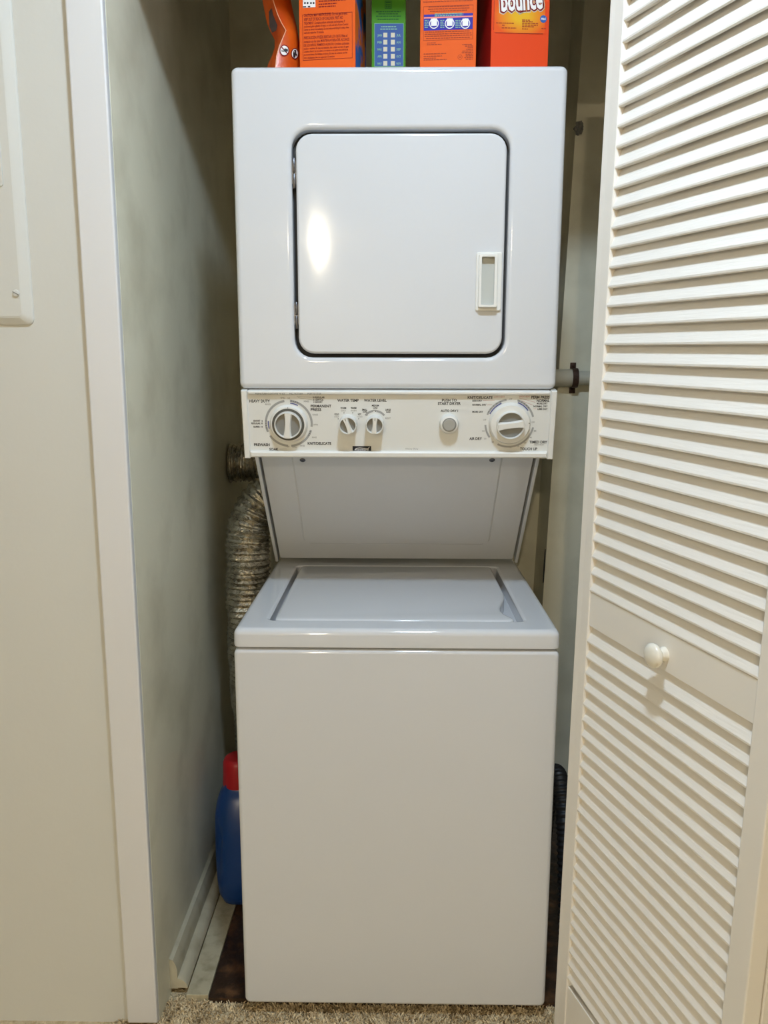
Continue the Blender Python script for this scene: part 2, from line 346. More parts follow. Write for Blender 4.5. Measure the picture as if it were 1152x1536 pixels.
# dryer cabinet with door opening
mb = MB(); L = rounded_shell(mb, FX, -HW, HW, 1.2475, 1.820, -YD, -0.68, 0.012, 0.011)
cu0, cu1, cv0, cv1, cr = -0.1955, 0.2030, 1.3065, 1.7135, 0.034
for i in range(6):
    a = math.pi/2*i/5; g = 0.009*(1-math.sin(a)); L.append(rrf(FX, cu0-g, cu1+g, cv0-g, cv1+g, cr+g, -YD-0.007*(1-math.cos(a))))
L.append(rrf(FX, cu0, cu1, cv0, cv1, cr, -YD-0.024))
mb.loft(L, True, False); dc = part('dryer_cabinet', mb, M['enamel'], lm, 35)
mb = MB(); mb.loft([rrf(FX, cu0-0.002, cu1+0.002, cv0-0.002, cv1+0.002, cr, -YD-0.03), rrf(FX, cu0-0.002, cu1+0.002, cv0-0.002, cv1+0.002, cr, -YD-0.0235)]); part('door_recess', mb, M['black'], lm)
# dryer door
mb = MB(); du0, du1, dv0, dv1, dr = -0.1880, 0.1975, 1.3135, 1.7065, 0.030; L = [rrf(FX, du0, du1, dv0, dv1, dr, -YD-0.022)]
for i in range(6):
    a = math.pi/2*i/5; g = 0.005*(1-math.cos(a)); L.append(rrf(FX, du0+g, du1-g, dv0+g, dv1-g, dr-g, -YD-0.006+0.006*math.sin(a)))
L.append(rrf(FX, du0+0.05, du1-0.05, dv0+0.05, dv1-0.05, dr, -YD+0.0002)); mb.loft(L); dd = part('dryer_door', mb, M['enamel'], lm, 35)
hu0, hv0 = FX.p(0, 0, 0).x+0.1452, 1.3925; hu1, hv1 = 0.1930, 1.4985
mb = MB(); mb.loft([rrf(FX, hu0, hu1, hv0, hv1, 0.004, -YD-0.001), rrf(FX, hu0, hu1, hv0, hv1, 0.004, -YD+0.003), rrf(FX, hu0+0.001, hu1-0.001, hv0+0.001, hv1-0.001, 0.004, -YD+0.004),
    rrf(FX, hu0+0.0045, hu1-0.0085, hv0+0.0055, hv1-0.0045, 0.003, -YD+0.004), rrf(FX, hu0+0.0045, hu1-0.0085, hv0+0.0055, hv1-0.0045, 0.003, -YD+0.0125), rrf(FX, hu0+0.0055, hu1-0.0095, hv0+0.0065, hv1-0.0055, 0.003, -YD+0.0135),
    rrf(FX, hu0+0.0095, hu1-0.0145, hv0+0.010, hv1-0.0095, 0.002, -YD+0.0135), rrf(FX, hu0+0.0105, hu1-0.0135, hv0+0.012, hv1-0.0095, 0.002, -YD+0.0012)]); part('handle', mb, M['plastic'], dd, 30)
mb = MB(); mb.loft([rrf(FX, hu0+0.0106, hu1-0.0136, hv0+0.0121, hv1-0.0096, 0.002, d) for d in (-YD+0.0013, -YD+0.0018)]); part('handle_pocket', mb, M['pocket'], dd)  # thin grey plate, painted as the shaded bottom of the handle pocket
for z0, z1 in ((1.612, 1.665), (1.360, 1.409)):
    mb = MB(); x = -0.1915; zm = (z0+z1)/2
    for a, b in ((z0, zm-0.0006), (zm+0.0006, z1)): lathe(mb, Frame((x, YD+0.004, a), (1, 0, 0), (0, 1, 0)), 0, 0, [(0.0022, 0), (0.0028, 0.0008), (0.0028, b-a-0.0008), (0.0022, b-a)], 14)
    mb.box(x-0.0042, x+0.0042, YD+0.005, YD+0.007, z0+0.008, z1-0.004)
    part('hinge', mb, M['hinge'], dd, 40)

# control panel -------------------------------------------------------
pb, pt = Vector((0, 0.150, 1.1160)), Vector((0, 0.130, 1.2440))
FC = Frame(pb, (1, 0, 0), pt-pb); CH = (pt-pb).length
def slab(mb, u0, u1, v0, v1, d0, d1, F=FC, bev=0.0015):
    mb.loft([[F.p(u, v, d) for u, v in ((a0, c0), (a1, c0), (a1, c1), (a0, c1))] for a0, a1, c0, c1, d in ((u0, u1, v0, v1, d0), (u0, u1, v0, v1, d1-bev), (u0+bev, u1-bev, v0+bev, v1-bev, d1))]); return mb
mb = MB(); slab(mb, -0.2985, 0.3035, 0.002, CH-0.001, -0.10, 0.0); cp = part('control_panel', mb, M['panel'], lm)
mb = MB(); slab(mb, -0.286, 0.291, CH-0.0065, CH+0.0005, -0.02, 0.007, bev=0.002); part('top_trim', mb, M['plastic'], cp)
mb = MB(); slab(mb, -0.288, 0.293, -0.001, 0.0115, -0.02, 0.009, bev=0.003); part('bottom_trim', mb, M['plastic'], cp)
for u0, u1 in ((-0.2995, -0.2885), (0.2935, 0.3045)):
    mb = MB(); slab(mb, u0, u1, -0.0035, CH+0.001, -0.03, 0.006, bev=0.0015); part('end_cap', mb, M['plastic'], cp)
class Prints:
    def __init__(s): s.l = []
    def __getitem__(s, k):
        m_ = MB(); s.l.append((k, m_)); return m_
K = Prints()
S = 1/778.0                                              # metres per photo pixel on the panel
def T(k, body, x, y, wpx, hpx, al='l', **kw):
    u, v = FC.uv(x, y); text(K[k], FC, body, u, v-hpx*S/2, hpx*S, wpx*S, al, d=kw.pop('d', 0.0003), **kw)
big, sm = 3.9, 2.6
for body, x, y, wd in (('HEAVY DUTY', 374, 601.5, 31), ('PERMANENT', 466, 609, 31), ('PRESS', 466, 614.3, 16), ('KNIT/DELICATE', 461.5, 665, 36), ('PREWASH', 381, 667, 24), ('SOAK', 404, 673.8, 14),
    ('KNIT/DELICATE', 701.5, 596.2, 37), ('PERM PRESS', 797, 595.8, 27), ('AIR DRY', 704, 658, 19), ('TIMED DRY', 794, 663, 27), ('TOUCH UP', 780, 673.3, 26), ('NORMAL', 805, 600.8, 19)):
    T('ink', body, x, y, wd, big)
for body, x, y, wd in (('WATER TEMP', 522, 600.6, 32), ('WATER LEVEL', 563, 600.6, 34), ('PUSH TO', 674, 600.3, 22), ('START DRYER', 674, 605.2, 34), ('AUTO DRY I', 674, 616.2, 26)):
    T('ink', body, x, y, wd, big if 'AUTO' not in body else 3.3, 'c')
for body, x, y, wd, al in (('SHORT  6', 394, 631.2, 14, 'r'), ('REGULAR 10', 394, 635.0, 17, 'r'), ('SUPER 14', 394, 640.2, 14, 'r'), ('10 REGULAR', 469, 596, 18, 'l'), ('6 GENTLE', 470, 599.5, 15, 'l'), ('3 SHORT', 470, 603, 14, 'l'),
    ('WARM', 515, 612, 8.5, 'c'), ('WARM', 530.3, 612, 8.5, 'c'), ('COLD', 505, 621.3, 7, 'c'), ('HOT', 539.5, 621.3, 5, 'c'), ('MEDIUM', 563, 608.3, 10.5, 'c'), ('LOAD', 563, 611.7, 6.5, 'c'), ('SMALL', 547, 614.5, 8, 'c'), ('LOAD', 547.5, 617.6, 6.5, 'c'),
    ('LARGE', 582, 614.5, 8, 'c'), ('LOAD', 582.5, 617.6, 6.5, 'c'), ('LESS DRY', 708.5, 601, 14.5, 'l'), ('NORMAL DRY', 708.5, 607.2, 21, 'l'), ('MORE DRY', 708.5, 617.7, 16, 'l'), ('MORE DRY', 821.3, 605.2, 16, 'r'), ('NORMAL DRY', 821.3, 609.5, 21, 'r'), ('LESS DRY', 821.3, 613.6, 15, 'r')):
    T('ink', body, x, y, wd, sm, al)
for body, x, y, wd in (('RINSE', 402, 606.4, 8), ('SPIN', 424, 597, 6.5), ('RINSE', 459.5, 602, 7.5), ('RINSE', 473, 622, 8), ('SPIN', 473.5, 637, 6.5), ('RINSE', 471.5, 656, 7), ('RINSE', 453.5, 668.5, 7.5), ('SPIN', 441.5, 670.5, 6), ('OFF', 432.5, 670, 4), ('OFF', 433, 597.5, 4),
    ('COLD', 515, 616, 7), ('WARM', 530.3, 616, 8.5), ('COLD', 505, 625, 7), ('COLD', 540, 625, 7), ('RESET', 582, 627.4, 8), ('Heavy Duty', 618, 673, 19),
    ('OFF', 766, 598.5, 4.5), ('OFF', 727, 629.7, 4.5), ('OFF', 799.5, 633.2, 4.5), ('10', 725, 646.5, 3.5), ('20', 727.6, 658, 3.5), ('30', 739, 663, 3.5), ('50', 802.5, 646.3, 3.5), ('40', 796, 656.2, 3.5), ('30', 787.5, 664, 3.5), ('20', 777, 669.3, 3.5), ('10', 765.5, 671, 3.5), ('HIGH HEAT', 808.5, 667, 15)):
    T('grey', body, x, y, wd, 2.4, 'c', off=0.0)
T('red', 'LOW HEAT', 741, 595.2, 16, 2.4, off=0.0); T('red', 'HIGH HEAT', 779, 594.8, 16, 2.4, off=0.0)
for body, x, wd in (('PUSH & TURN CLOCKWISE TO SET', 384, 44), ('PULL TO START', 435, 20), ('PUSH TO STOP', 462, 20)): T('ink', body, x, 589.6, wd, 2.2, d=0.0074, off=0)
for x, y in ((507.3, 628.2), (516, 619.3), (529, 619.3), (538, 628.2), (550.7, 622.5), (563.3, 617), (575.5, 622.3)):
    u, v = FC.uv(x, y); disc(K['ink'], FC, u, v, 0.0010, 0.0003, 10)
# leader lines
def leader(x0, y0, x1, y1, k='red', t=0.00025):
    a = Vector(FC.uv(x0, y0)); b = Vector(FC.uv(x1, y1)); n = (b-a).orthogonal().normalized()*t
    K[k].add([FC.p(*(a-n), 0.00025), FC.p(*(b-n), 0.00025), FC.p(*(b+n), 0.00025), FC.p(*(a+n), 0.00025)], [(0, 1, 2, 3)])
for l in ((779, 597, 803, 603.5), (782, 601, 800, 608), (800, 613, 805, 613), (724, 600.6, 742, 600.6), (731, 607, 738, 607), (419.5, 673.4, 430, 673.4), (445, 594.5, 468, 596), (447, 596.5, 469, 600)): leader(*l, k='grey' if l[0] < 500 else 'red')
# printed dial scales
k1 = FC.uv(433.3, 635.2); k2 = FC.uv(764.2, 634.9)
for a0, a1 in ((-112, -9), (-176, -123), (5, 98), (107, 176)): arc(K['arc'], FC, *k1, 33*S, 36.3*S, a0, a1)
for a0, a1 in ((-105, -83), (6, 28)): arc(K['blue'], FC, *k1, 30.4*S, 32*S, a0, a1)
for i in range(4): arc(K['ink'], FC, *k1, 33.6*S, 35.8*S, 8+i*5, 9+i*5, 0.0006); arc(K['ink'], FC, *k1, 33.6*S, 35.8*S, -102+i*6, -101+i*6, 0.0006)
for i in range(3): arc(K['ink'], FC, *k1, 33.6*S, 35.8*S, 111+i*5, 112+i*5, 0.0006)
for a0, a1 in ((-69, -10), (-127, -94), (16, 74), (100, 207)): arc(K['arc'], FC, *k2, 34.8*S, 37.6*S, a0, a1)
for a0, a1 in ((-65, -24), (19, 54)): arc(K['blue'], FC, *k2, 32.4*S, 34*S, a0, a1)
for i in range(5): arc(K['ink'], FC, *k2, 35.2*S, 37.2*S, 20+i*7, 21+i*7, 0.0006); arc(K['ink'], FC, *k2, 35.2*S, 37.2*S, -62+i*9, -61+i*9, 0.0006)
k4 = FC.uv(562.3, 634)
arc(K['arc'], FC, k4[0], k4[1], 16.5*S, 19.5*S, -52, -8); arc(K['arc'], FC, k4[0], k4[1], 16.5*S, 19.5*S, 8, 52); arc(K['arc'], FC, k4[0], k4[1], 18.3*S, 19.8*S, -8, 8)
PM = {'ink': 'ink', 'arc': 'arc_grey', 'grey': 'ink_grey', 'blue': 'ink_blue', 'red': 'ink_red'}
for k, mb in K.l:
    if mb.v: part('panel_print', mb, M[PM[k]], cp, flat=True)
# maker's badge
u0, v0 = FC.uv(529, 675.8); u1, v1 = FC.uv(556.7, 669.2)
mb = MB(); slab(mb, u0, u1, v0, v1, 0.0, 0.0012, bev=0.0003); bd = part('badge', mb, M['ink'], cp)
mb = MB(); text(mb, FC, 'Kenmore', u0+0.0045, v0+0.0009, 0.0030, 0.027, d=0.0014, off=0.02, shear=0.2)
sw = [(0.003, 0.0022), (0.007, 0.0052), (0.014, 0.0062), (0.024, 0.0052), (0.0295, 0.0046), (0.033, 0.0078), (0.0338, 0.0078), (0.0305, 0.0036), (0.024, 0.0044), (0.014, 0.0052), (0.008, 0.0044)]
n = len(sw); mb.add([FC.p(u0+a, v0+b, 0.0014) for a, b in sw], [(i, i+1, n-2-i, n-1-i) for i in range(5)])
part('badge_lettering', mb, M['white_print'], cp, flat=True)

def dial(name, ctr, rs, hs, rc, hc, ang, barw, ring=False, parent=lm, label=None):
    u, v = ctr; mb = MB()
    prof = [(rs-0.0005, 0.0), (rs, 0.001), (rs-0.001, hs*0.55), (rs-0.0035, hs), (rc+0.001, hs+0.0008), (rc, hs+0.001)] if hs else [(rc, 0.0)]
    prof += [(rc-0.0006, hc-0.001), (rc-0.0012, hc), (rc-0.0022, hc), (rc-0.0026, hc-0.001), (rc-0.003, hc-0.007), (0.001, hc-0.007)]
    lathe(mb, FC, u, v, prof, 48); k = part(name, mb, M['plastic'], parent, 35)
    if label: k['label'] = label
    # grey recessed face, grip bar
    mb = MB(); lathe(mb, FC, u, v, [(rc-0.0031, hc-0.0069), (rc-0.0031, hc-0.0062), (0.001, hc-0.0062)], 36); part('recess_face', mb, M['grey_plastic'], k, 35)
    mb = MB(); a = math.radians(-ang); ca, sa = math.cos(a), math.sin(a); L = []
    for d, f in ((hc-0.0061, 1.25), (hc-0.001, 1.05), (hc+0.0005, 0.85)):
        lp = []
        rl = rc-0.0018
        for tt in [-1+2*i/8 for i in range(9)]: lp.append(((barw*(0.42+0.16*tt*tt))*f, tt*math.sqrt(max(rl*rl-(barw*0.58)**2, 0))))
        lp += [(-x, y) for x, y in lp[::-1]]
        L.append([FC.p(u+x*ca-y*sa, v+x*sa+y*ca, d) for x, y in lp])
    mb.loft(L); part('grip_bar', mb, M['plastic'], k, 40)
    if ring:
        mb = MB(); lathe(mb, FC, u, v, [(rc+0.0005, hs+0.0006), (rc+0.0005, hs+0.0016), (rc+0.0050, hs+0.0016), (rc+0.0050, hs-0.0002)], 48); part('dark_ring', mb, M['dark_ring'], k, 35)
    mb = MB()
    arc(mb, FC, u, v, (rs-0.0055 if hs else rc*0.55), (rs-0.0032 if hs else rc-0.003), (0 if ring else 84) if hs else ang-3, (2 if ring else 87) if hs else ang+3, (hs+0.0006) if hs else hc+0.0007)
    part('pointer_mark', mb, M['ink_grey'], k, flat=True)
    return k
dial('washer_timer_dial', k1, 0.0372, 0.010, 0.0262, 0.021, 4, 0.0115, ring=True)
dial('dryer_timer_dial', k2, 0.0405, 0.012, 0.0272, 0.023, 83, 0.0125)
dial('temperature_knob', FC.uv(522.6, 634.5), 0, 0, 0.0175, 0.026, -20, 0.0085)
dial('water_level_knob', (k4[0], FC.uv(562.3, 634.5)[1]), 0, 0, 0.0175, 0.026, 4, 0.0085)
u, v = FC.uv(673.2, 634.5); mb = MB(); lathe(mb, FC, u, v, [(0.0185, 0), (0.0183, 0.012), (0.0165, 0.0155), (0.0135, 0.017), (0.0125, 0.0165), (0.0125, 0.012)], 44); sb = part('start_button', mb, M['plastic'], lm, 35)
mb = MB(); lathe(mb, FC, u, v, [(0.0118, 0.010), (0.0118, 0.0172), (0.0108, 0.0182), (0.001, 0.0176)], 36); part('button_cap', mb, M['button_grey'], sb, 35)
mb = MB(); disc(mb, FC, u, v, 0.0135, 0.0172, 36, 0.0117); part('button_ring', mb, M['grey_plastic'], sb, flat=True)

# ------------------------------------------------------------------ louvered bifold door
DX0, DY0, DA, DT, DL, DW = 0.3143, -0.030, 0.3209, 0.0293, 0.0070, 0.4594
Sv = Vector((math.sin(DA), -math.cos(DA), 0)); Zv = Vector((0, 0, 1)); Nv = Sv.cross(Zv)
S2 = Sv*math.cos(DT)-Zv*math.sin(DT); H1 = Zv*math.cos(DT)+Sv*math.sin(DT); H2 = (H1*math.cos(DL)+Nv*math.sin(DL)).normalized()
N2 = S2.cross(H2).normalized()
DM = Matrix(((-S2.x, N2.x, H2.x, DX0), (-S2.y, N2.y, H2.y, DY0), (-S2.z, N2.z, H2.z, 0.014), (0, 0, 0, 1)))
TH, ST, DH = 0.028, 0.038, 2.00
PITCH, TIP0 = 0.0293, 1.7781
dr_ = thing('door_1', (DX0, DY0, 0), 'cream louvered bifold closet door folded open beside the washer', 'door', kind='structure')
def dpart(name, mb, material, mx, bevel=0, smooth=None, me=None, off=None):
    me = me or mb.mesh(name, smooth, bevel)
    o = link(name, me, material, dr_); o.matrix_basis = mx @ (Matrix.Translation(off) if off else Matrix.Identity(4)); return o
SL = DW-2*ST
mb = MB(); c0, c1 = Vector((0.0065, 0.0)), Vector((-0.0085, 0.0345)); tn = (c1-c0).orthogonal().normalized()*0.0033
prof = [c0-tn*0.55, c0-tn*0.9+(c1-c0)*0.06, c1-tn, c1+tn, c0+tn*0.9+(c1-c0)*0.06, c0+tn*0.55]
mb.loft([[(x, p.x-0.009, p.y) for p in prof] for x in (-ST+0.004, -DW+ST-0.004)]); slat_me = mb.mesh('slat'); slat_me.materials.append(M['slat'])
def panel(mx, front=True):
    for x0, x1 in ((-ST, 0), (-DW, -DW+ST)): dpart('stile', MB().box(x0, x1, -TH, 0, 0, DH), M['door'], mx, 0.0022)
    for z0, z1 in ((0.0, 0.117), (0.838, 0.898), (1.905, DH)): dpart('rail', MB().box(-DW+ST-0.0005, -ST+0.0005, -TH+0.002, -0.0022, z0, z1), M['door'], mx, 0.0012)
    k = 0
    while TIP0+3*PITCH-PITCH*k > 0.880:
        dpart('slat', None, None, mx, me=slat_me, off=(0, 0, TIP0+3*PITCH-PITCH*k)); k += 1
    z = 0.838-0.0305
    while z > 0.119:
        dpart('slat', None, None, mx, me=slat_me, off=(0, 0, z)); z -= PITCH
panel(DM)
fold = DM @ Matrix.Translation((-DW, -TH-0.003, 0)) @ Matrix.Rotation(math.radians(4.0), 4, 'Z') @ Matrix.Translation((DW, 0, 0))
panel(fold)
# knob on the middle rail
FK = Frame((0, 0, 0), (-1, 0, 0), (0, 0, 1))
mb = MB(); F0 = Frame((0, 0, 0), (1, 0, 0), (0, 0, 1)); F0.N = Vector((0, 1, 0))
lathe(mb, F0, 0, 0, [(0.0115, 0), (0.0115, 0.003), (0.009, 0.006), (0.009, 0.009), (0.013, 0.0125), (0.0178, 0.016), (0.0188, 0.0195), (0.0175, 0.0235), (0.013, 0.0265), (0.006, 0.028), (0.001, 0.0284)], 32)
dpart('door_knob', mb, M['knob'], DM, smooth=40, off=(-0.240, -0.0025, 0.863))
for z in (0.30, 1.0, 1.7):
    mb = MB(); mb.box(-DW-0.0015, -DW-0.0002, -TH*2+0.01, -0.012, z, z+0.07); dpart('hinge', mb, M['door'], DM)

# ------------------------------------------------------------------ breaker panel cover
t = thing('breaker_panel_cover', (-0.80, YF, 1.357), 'painted metal breaker panel cover screwed to the hall wall', 'panel')
FW = Frame((0, YF, 0), (1, 0, 0), (0, 0, 1))
def rf(x0, x1, z0, z1, r, d): return rrf(FW, x0, x1, z0, z1, r, d)
mb = MB(); mb.loft([rf(-1.0, -0.624, 1.357, 2.0, 0.012, 0.0), rf(-1.0, -0.624, 1.357, 2.0, 0.012, 0.002), rf(-0.998, -0.626, 1.359, 1.998, 0.011, 0.004), rf(-0.989, -0.6375, 1.3685, 1.989, 0.008, 0.0095), rf(-0.985, -0.641, 1.372, 1.985, 0.006, 0.0105)]); cv = part('cover_plate', mb, M['wall'], t, 12)
su, sv = FW.uv(28, 441); mb = MB(); lathe(mb, FW, su+0.001, sv, [(0.006, 0.010), (0.006, 0.0115), (0.005, 0.0135), (0.002, 0.0143)], 20); sc = part('screw', mb, M['wall'], t, 30)
mb = MB(); mx = Matrix.Translation(FW.p(su+0.001, sv, 0.0143)) @ Matrix.Rotation(math.radians(28), 4, 'Y'); mb.box(-0.0052, 0.0052, -0.0002, 0.001, -0.0007, 0.0007, mx); part('screw_slot', mb, M['ink_grey'], sc)
mb = MB(); mb.loft([rf(-0.90, -0.6548, 1.581, 1.90, 0.004, 0.0104), rf(-0.90, -0.6548, 1.581, 1.90, 0.004, 0.0125), rf(-0.899, -0.6558, 1.582, 1.899, 0.004, 0.013)]); bdr = part('breaker_door', mb, M['wall'], t, 30)
mb = MB()
for k, (a, b) in enumerate(((0.0, 0.004), (0.006, 0.0075), (0.010, 0.014), (0.017, 0.019), (0.021, 0.0225), (0.0255, 0.029), (0.033, 0.036), (0.039, 0.041), (0.045, 0.048))): rect(mb, FW, -0.6675, -0.6605, 1.606+a, 1.606+b, 0.0132)
part('door_marking', mb, M['ink'], bdr, flat=True)

# ------------------------------------------------------------------ foil duct
ctrl = [(-0.366, 0.555, 0.058), (-0.366, 0.555, 0.20), (-0.366, 0.54, 0.36), (-0.367, 0.50, 0.50), (-0.367, 0.488, 0.65), (-0.366, 0.490, 0.80), (-0.361, 0.497, 0.895), (-0.338, 0.508, 0.958), (-0.285, 0.525, 0.990), (-0.21, 0.565, 0.994), (-0.12, 0.64, 1.0), (-0.10, 0.73, 1.01), (-0.17, 0.80, 1.018), (-0.29, 0.815, 1.024), (-0.40, 0.81, 1.028), (-0.468, 0.81, 1.028)]
pts = spline(ctrl, 0.0024)
rn = [random.Random(3).uniform(0, 9) for _ in range(64)]
N = 44
def drad(i):
    ph = i*0.0024/0.0135
    tri = abs((ph % 1.0)*2-1)
    def f(k):
        a = 2*math.pi*k/N
        wob = 0.0016*math.sin(3*a+i*0.11)+0.0013*math.sin(7*a-i*0.23+rn[i//9 % 64])+0.0010*math.sin(13*a+i*0.9)
        return 0.0515 + (tri-0.5)*0.0062 + wob
    return f
mb = MB(); tube(mb, pts, drad, N)
o = link('foil_duct', mb.mesh('foil_duct', 50), M['foil']); tag(o, 'crinkled foil dryer vent duct curving behind the washer', 'duct')

# ------------------------------------------------------------------ detergent jug
t = thing('detergent_jug', (-0.381, 0.40, 0.004), 'blue plastic detergent jug with red cap behind the washer', 'jug')
mb = MB(); L = []; n = 40
for z, a, b, yo in ((0.0045, 0.036, 0.072, 0), (0.010, 0.045, 0.084, 0), (0.03, 0.0535, 0.092, 0), (0.07, 0.0575, 0.094, 0), (0.12, 0.0585, 0.094, 0), (0.18, 0.0585, 0.093, 0), (0.225, 0.0575, 0.088, 0), (0.255, 0.053, 0.076, -0.004), (0.275, 0.046, 0.062, -0.010), (0.288, 0.038, 0.046, -0.018), (0.294, 0.034, 0.036, -0.022), (0.304, 0.033, 0.033, -0.024)):
    lp = []
    for i in range(n):
        th = 2*math.pi*i/n; c, s = math.cos(th), math.sin(th); e = 0.62
        x = a*math.copysign(abs(c)**e, c); y = b*math.copysign(abs(s)**e, s)
        # hand-hold groove on the side that faces the wall and front
        g = math.exp(-((z-0.165)/0.045)**4)*math.exp(-((th-math.radians(232))/0.22)**2)*0.014
        lp.append((-0.381+x*(1-g/0.06), 0.40+yo+y*(1-g/0.09), z))
    L.append(lp)
mb.loft(L); jb = part('jug_body', mb, M['jug'], t, 50)
mb = MB(); Fc = Frame((-0.381, 0.376, 0), (1, 0, 0), (0, 1, 0)); L = []
for r, z in ((0.037, 0.296), (0.0375, 0.300), (0.036, 0.330), (0.0355, 0.352), (0.032, 0.362), (0.026, 0.366), (0.001, 0.366)):
    L.append([Fc.p(*( (r+(0.0005 if i % 2 and z < 0.355 else 0))*f(2*math.pi*i/60) for f in (math.cos, math.sin)), z) for i in range(60)])
mb.loft(L); part('cap', mb, M['cap'], t, 40)

# ------------------------------------------------------------------ pipe on the right wall
pc = at(861, 567, y=YC-0.02); zp = pc.z; xs = pc.x
t = thing('wall_pipe', (xs, YC, zp), 'cream painted pipe held to the closet wall by a rusty strap', 'pipe')
mb = MB(); tube(mb, [(x, YC-0.0205, zp) for x in (xr(zp)-0.10, xs, 0.60, 0.619)], 0.0195, 24); part('pipe', mb, M['pipe'], t, 50)
mb = MB(); tube(mb, [(x, YC-0.0205, zp) for x in (xs-0.06, xs-0.059, xs+0.004, xs+0.005)], lambda i: (0.0196, 0.0235, 0.0235, 0.0196)[i], 24); part('coupling', mb, M['pipe'], t, 50)
prof = [(0.001, 0.040), (0.001, 0.026)] + [(0.0205+0.026*math.sin(a), 0.026*math.cos(a)) for a in [math.pi*i/12 for i in range(1, 12)]] + [(0.001, -0.026), (0.001, -0.040)]
L = []
for p, q in prof: L.append([(xs+dx, YC-p-oy, zp+q*(1+oz)) for oy, oz, dx in ((0, 0, -0.008), (0, 0, 0.008), (0.002, 0.05, 0.008), (0.002, 0.05, -0.008))])
mb = MB(); mb.loft(L); part('strap', mb, M['rust'], t, 35)
for q in (0.034, -0.034):
    mb = MB(); lathe(mb, Frame((xs, YC-0.003, zp+q), (1, 0, 0), (0, 0, 1)), 0, 0, [(0.005, 0), (0.005, 0.002), (0.0025, 0.004)], 12); part('screw', mb, M['rust'], t, 40)
# grey wad stuffed in a wall hole
mb = MB(); c = at(868.5, 192, y=YC-0.004); bm = bmesh.new(); bmesh.ops.create_icosphere(bm, subdivisions=4, radius=0.010)
for v_ in bm.verts:
    k = 1+0.35*math.sin(v_.co.x*420)*math.sin(v_.co.y*380+1)*math.sin(v_.co.z*450+2)+random.uniform(-.25, .25); v_.co = v_.co*k; v_.co.z *= 1.5; v_.co += c
me = bpy.data.meshes.new('wad'); bm.to_mesh(me); bm.free()
o = link('insulation_wad', me, M['wool']); tag(o, 'grey fibrous wad stuffed in a hole of the closet wall', 'wad')
# black drain hose beside the washer
hp = spline([(0.370, 0.10, 0.03), (0.372, 0.14, 0.15), (0.372, 0.20, 0.30), (0.372, 0.27, 0.372), (0.372, 0.35, 0.33), (0.372, 0.40, 0.18), (0.370, 0.42, 0.03)], 0.002)
mb = MB(); tube(mb, hp, lambda i: 0.0185+0.0018*math.sin(i*1.05), 18); o = link('drain_hose', mb.mesh('drain_hose', 60), M['rubber']); tag(o, 'black ribbed drain hose looped beside the washer', 'hose')

# ------------------------------------------------------------------ packages on top of the dryer
TOPZ = 1.8202
def carton(name, label, x0, x1, yf, depth, h, rot, mats, group='laundry packages on the dryer'):
    """front face between x0 and x1 at y = yf, turned by rot degrees about its front middle; returns thing, frame on the front face"""
    xm = (x0+x1)/2; wd = x1-x0; t = thing(name, (xm, yf, TOPZ), label, 'box', group)
    a = math.radians(rot); U = Vector((math.cos(a), math.sin(a), 0)); F = Frame((xm, yf, TOPZ), U, (0, 0, 1))
    mb = MB(); mb.loft([[F.p(u, v, d) for u, v in ((-wd/2, 0), (wd/2, 0), (wd/2, h), (-wd/2, h))] for d in (-depth, 0)])
    part('carton', mb, mats[0], t, bevel=0.0008)
    return t, F, wd
def side_print(t, F, wd, depth, h, sgn, material, name='side_panel'):
    mb = MB(); u = sgn*(wd/2+0.0003); mb.add([F.p(u, 0.001, -depth+0.001), F.p(u, 0.001, -0.001), F.p(u, h-0.001, -0.001), F.p(u, h-0.001, -depth+0.001)], [(0, 1, 2, 3)]); part(name, mb, material, t, flat=True)
def greek(mb, F, u0, u1, v, h, rnd, d=0.0004):
    u = u0
    while u < u1-0.001:
        w_ = min(rnd.uniform(0.002, 0.006), u1-u); rect(mb, F, u, u+w_, v, v+h, d); u += w_+0.0009
rnd = random.Random(11)
# detergent carton with caution panel
x0 = at(449, 60, y=0.16).x; x1 = at(533.5, 60, y=0.15).x
t, F, wd = carton('detergent_box', 'orange carton with framed caution text, beside the pouch on the dryer', x0, x1, 0.152, 0.12, 0.24, -7, (M['orange'],))
side_print(t, F, wd, 0.12, 0.24, 1, M['orange_side'])
mb = MB(); (a0, b0_), (a1, b1_) = F.uv(454.5, 91), F.uv(528.5, 17.8); frame_line(mb, F, a0, a1, b0_, b1_, 0.0007)
lines = (('CAUTION: MAY IRRITATE EYES. Do not get in eyes.', 23.5, 67, 4.0), ('KEEP OUT OF REACH OF CHILDREN. FIRST AID', 29.6, 60, 4.0), ('TREATMENT: Contains sodium carbonate and enzymes. If', 35.3, 63, 3.2), ('swallowed, give a glassful of water or milk and call a Poison Control', 40.1, 68, 2.7), ('Center or doctor immediately. Do not induce vomiting. If in eyes, rinse', 44.8, 69, 2.7), ('well with water for 15 minutes.', 49.6, 31, 2.7),
    ('PRECAUCIÓN: PUEDE IRRITAR LOS OJOS. Evite el', 57.0, 67, 3.8), ('contacto con los ojos. MANTENGA FUERA DEL ALCANCE', 62.6, 70, 3.6), ('DE LOS NIÑOS. PRIMEROS AUXILIOS: Contiene carbonato', 68.4, 70, 3.2), ('sódico y enzimas. En caso de ingestión, dar a beber un vaso de agua', 73.2, 69, 2.6), ('o leche y llamar de inmediato a un doctor o un centro de control de', 77.5, 68, 2.6), ('envenenamiento. No induzca el vómito. En caso de contacto con los', 82.2, 67, 2.6), ('ojos, enjuáguese bien con agua por 15 minutos.', 86.9, 48, 2.6))
PS = 1/838.0
for body, y, wpx, hp_ in lines:
    u, v = F.uv(456, y); text(mb, F, body, u, v-hp_*PS/2, hp_*PS, wpx*PS, d=0.0004, off=0.014)
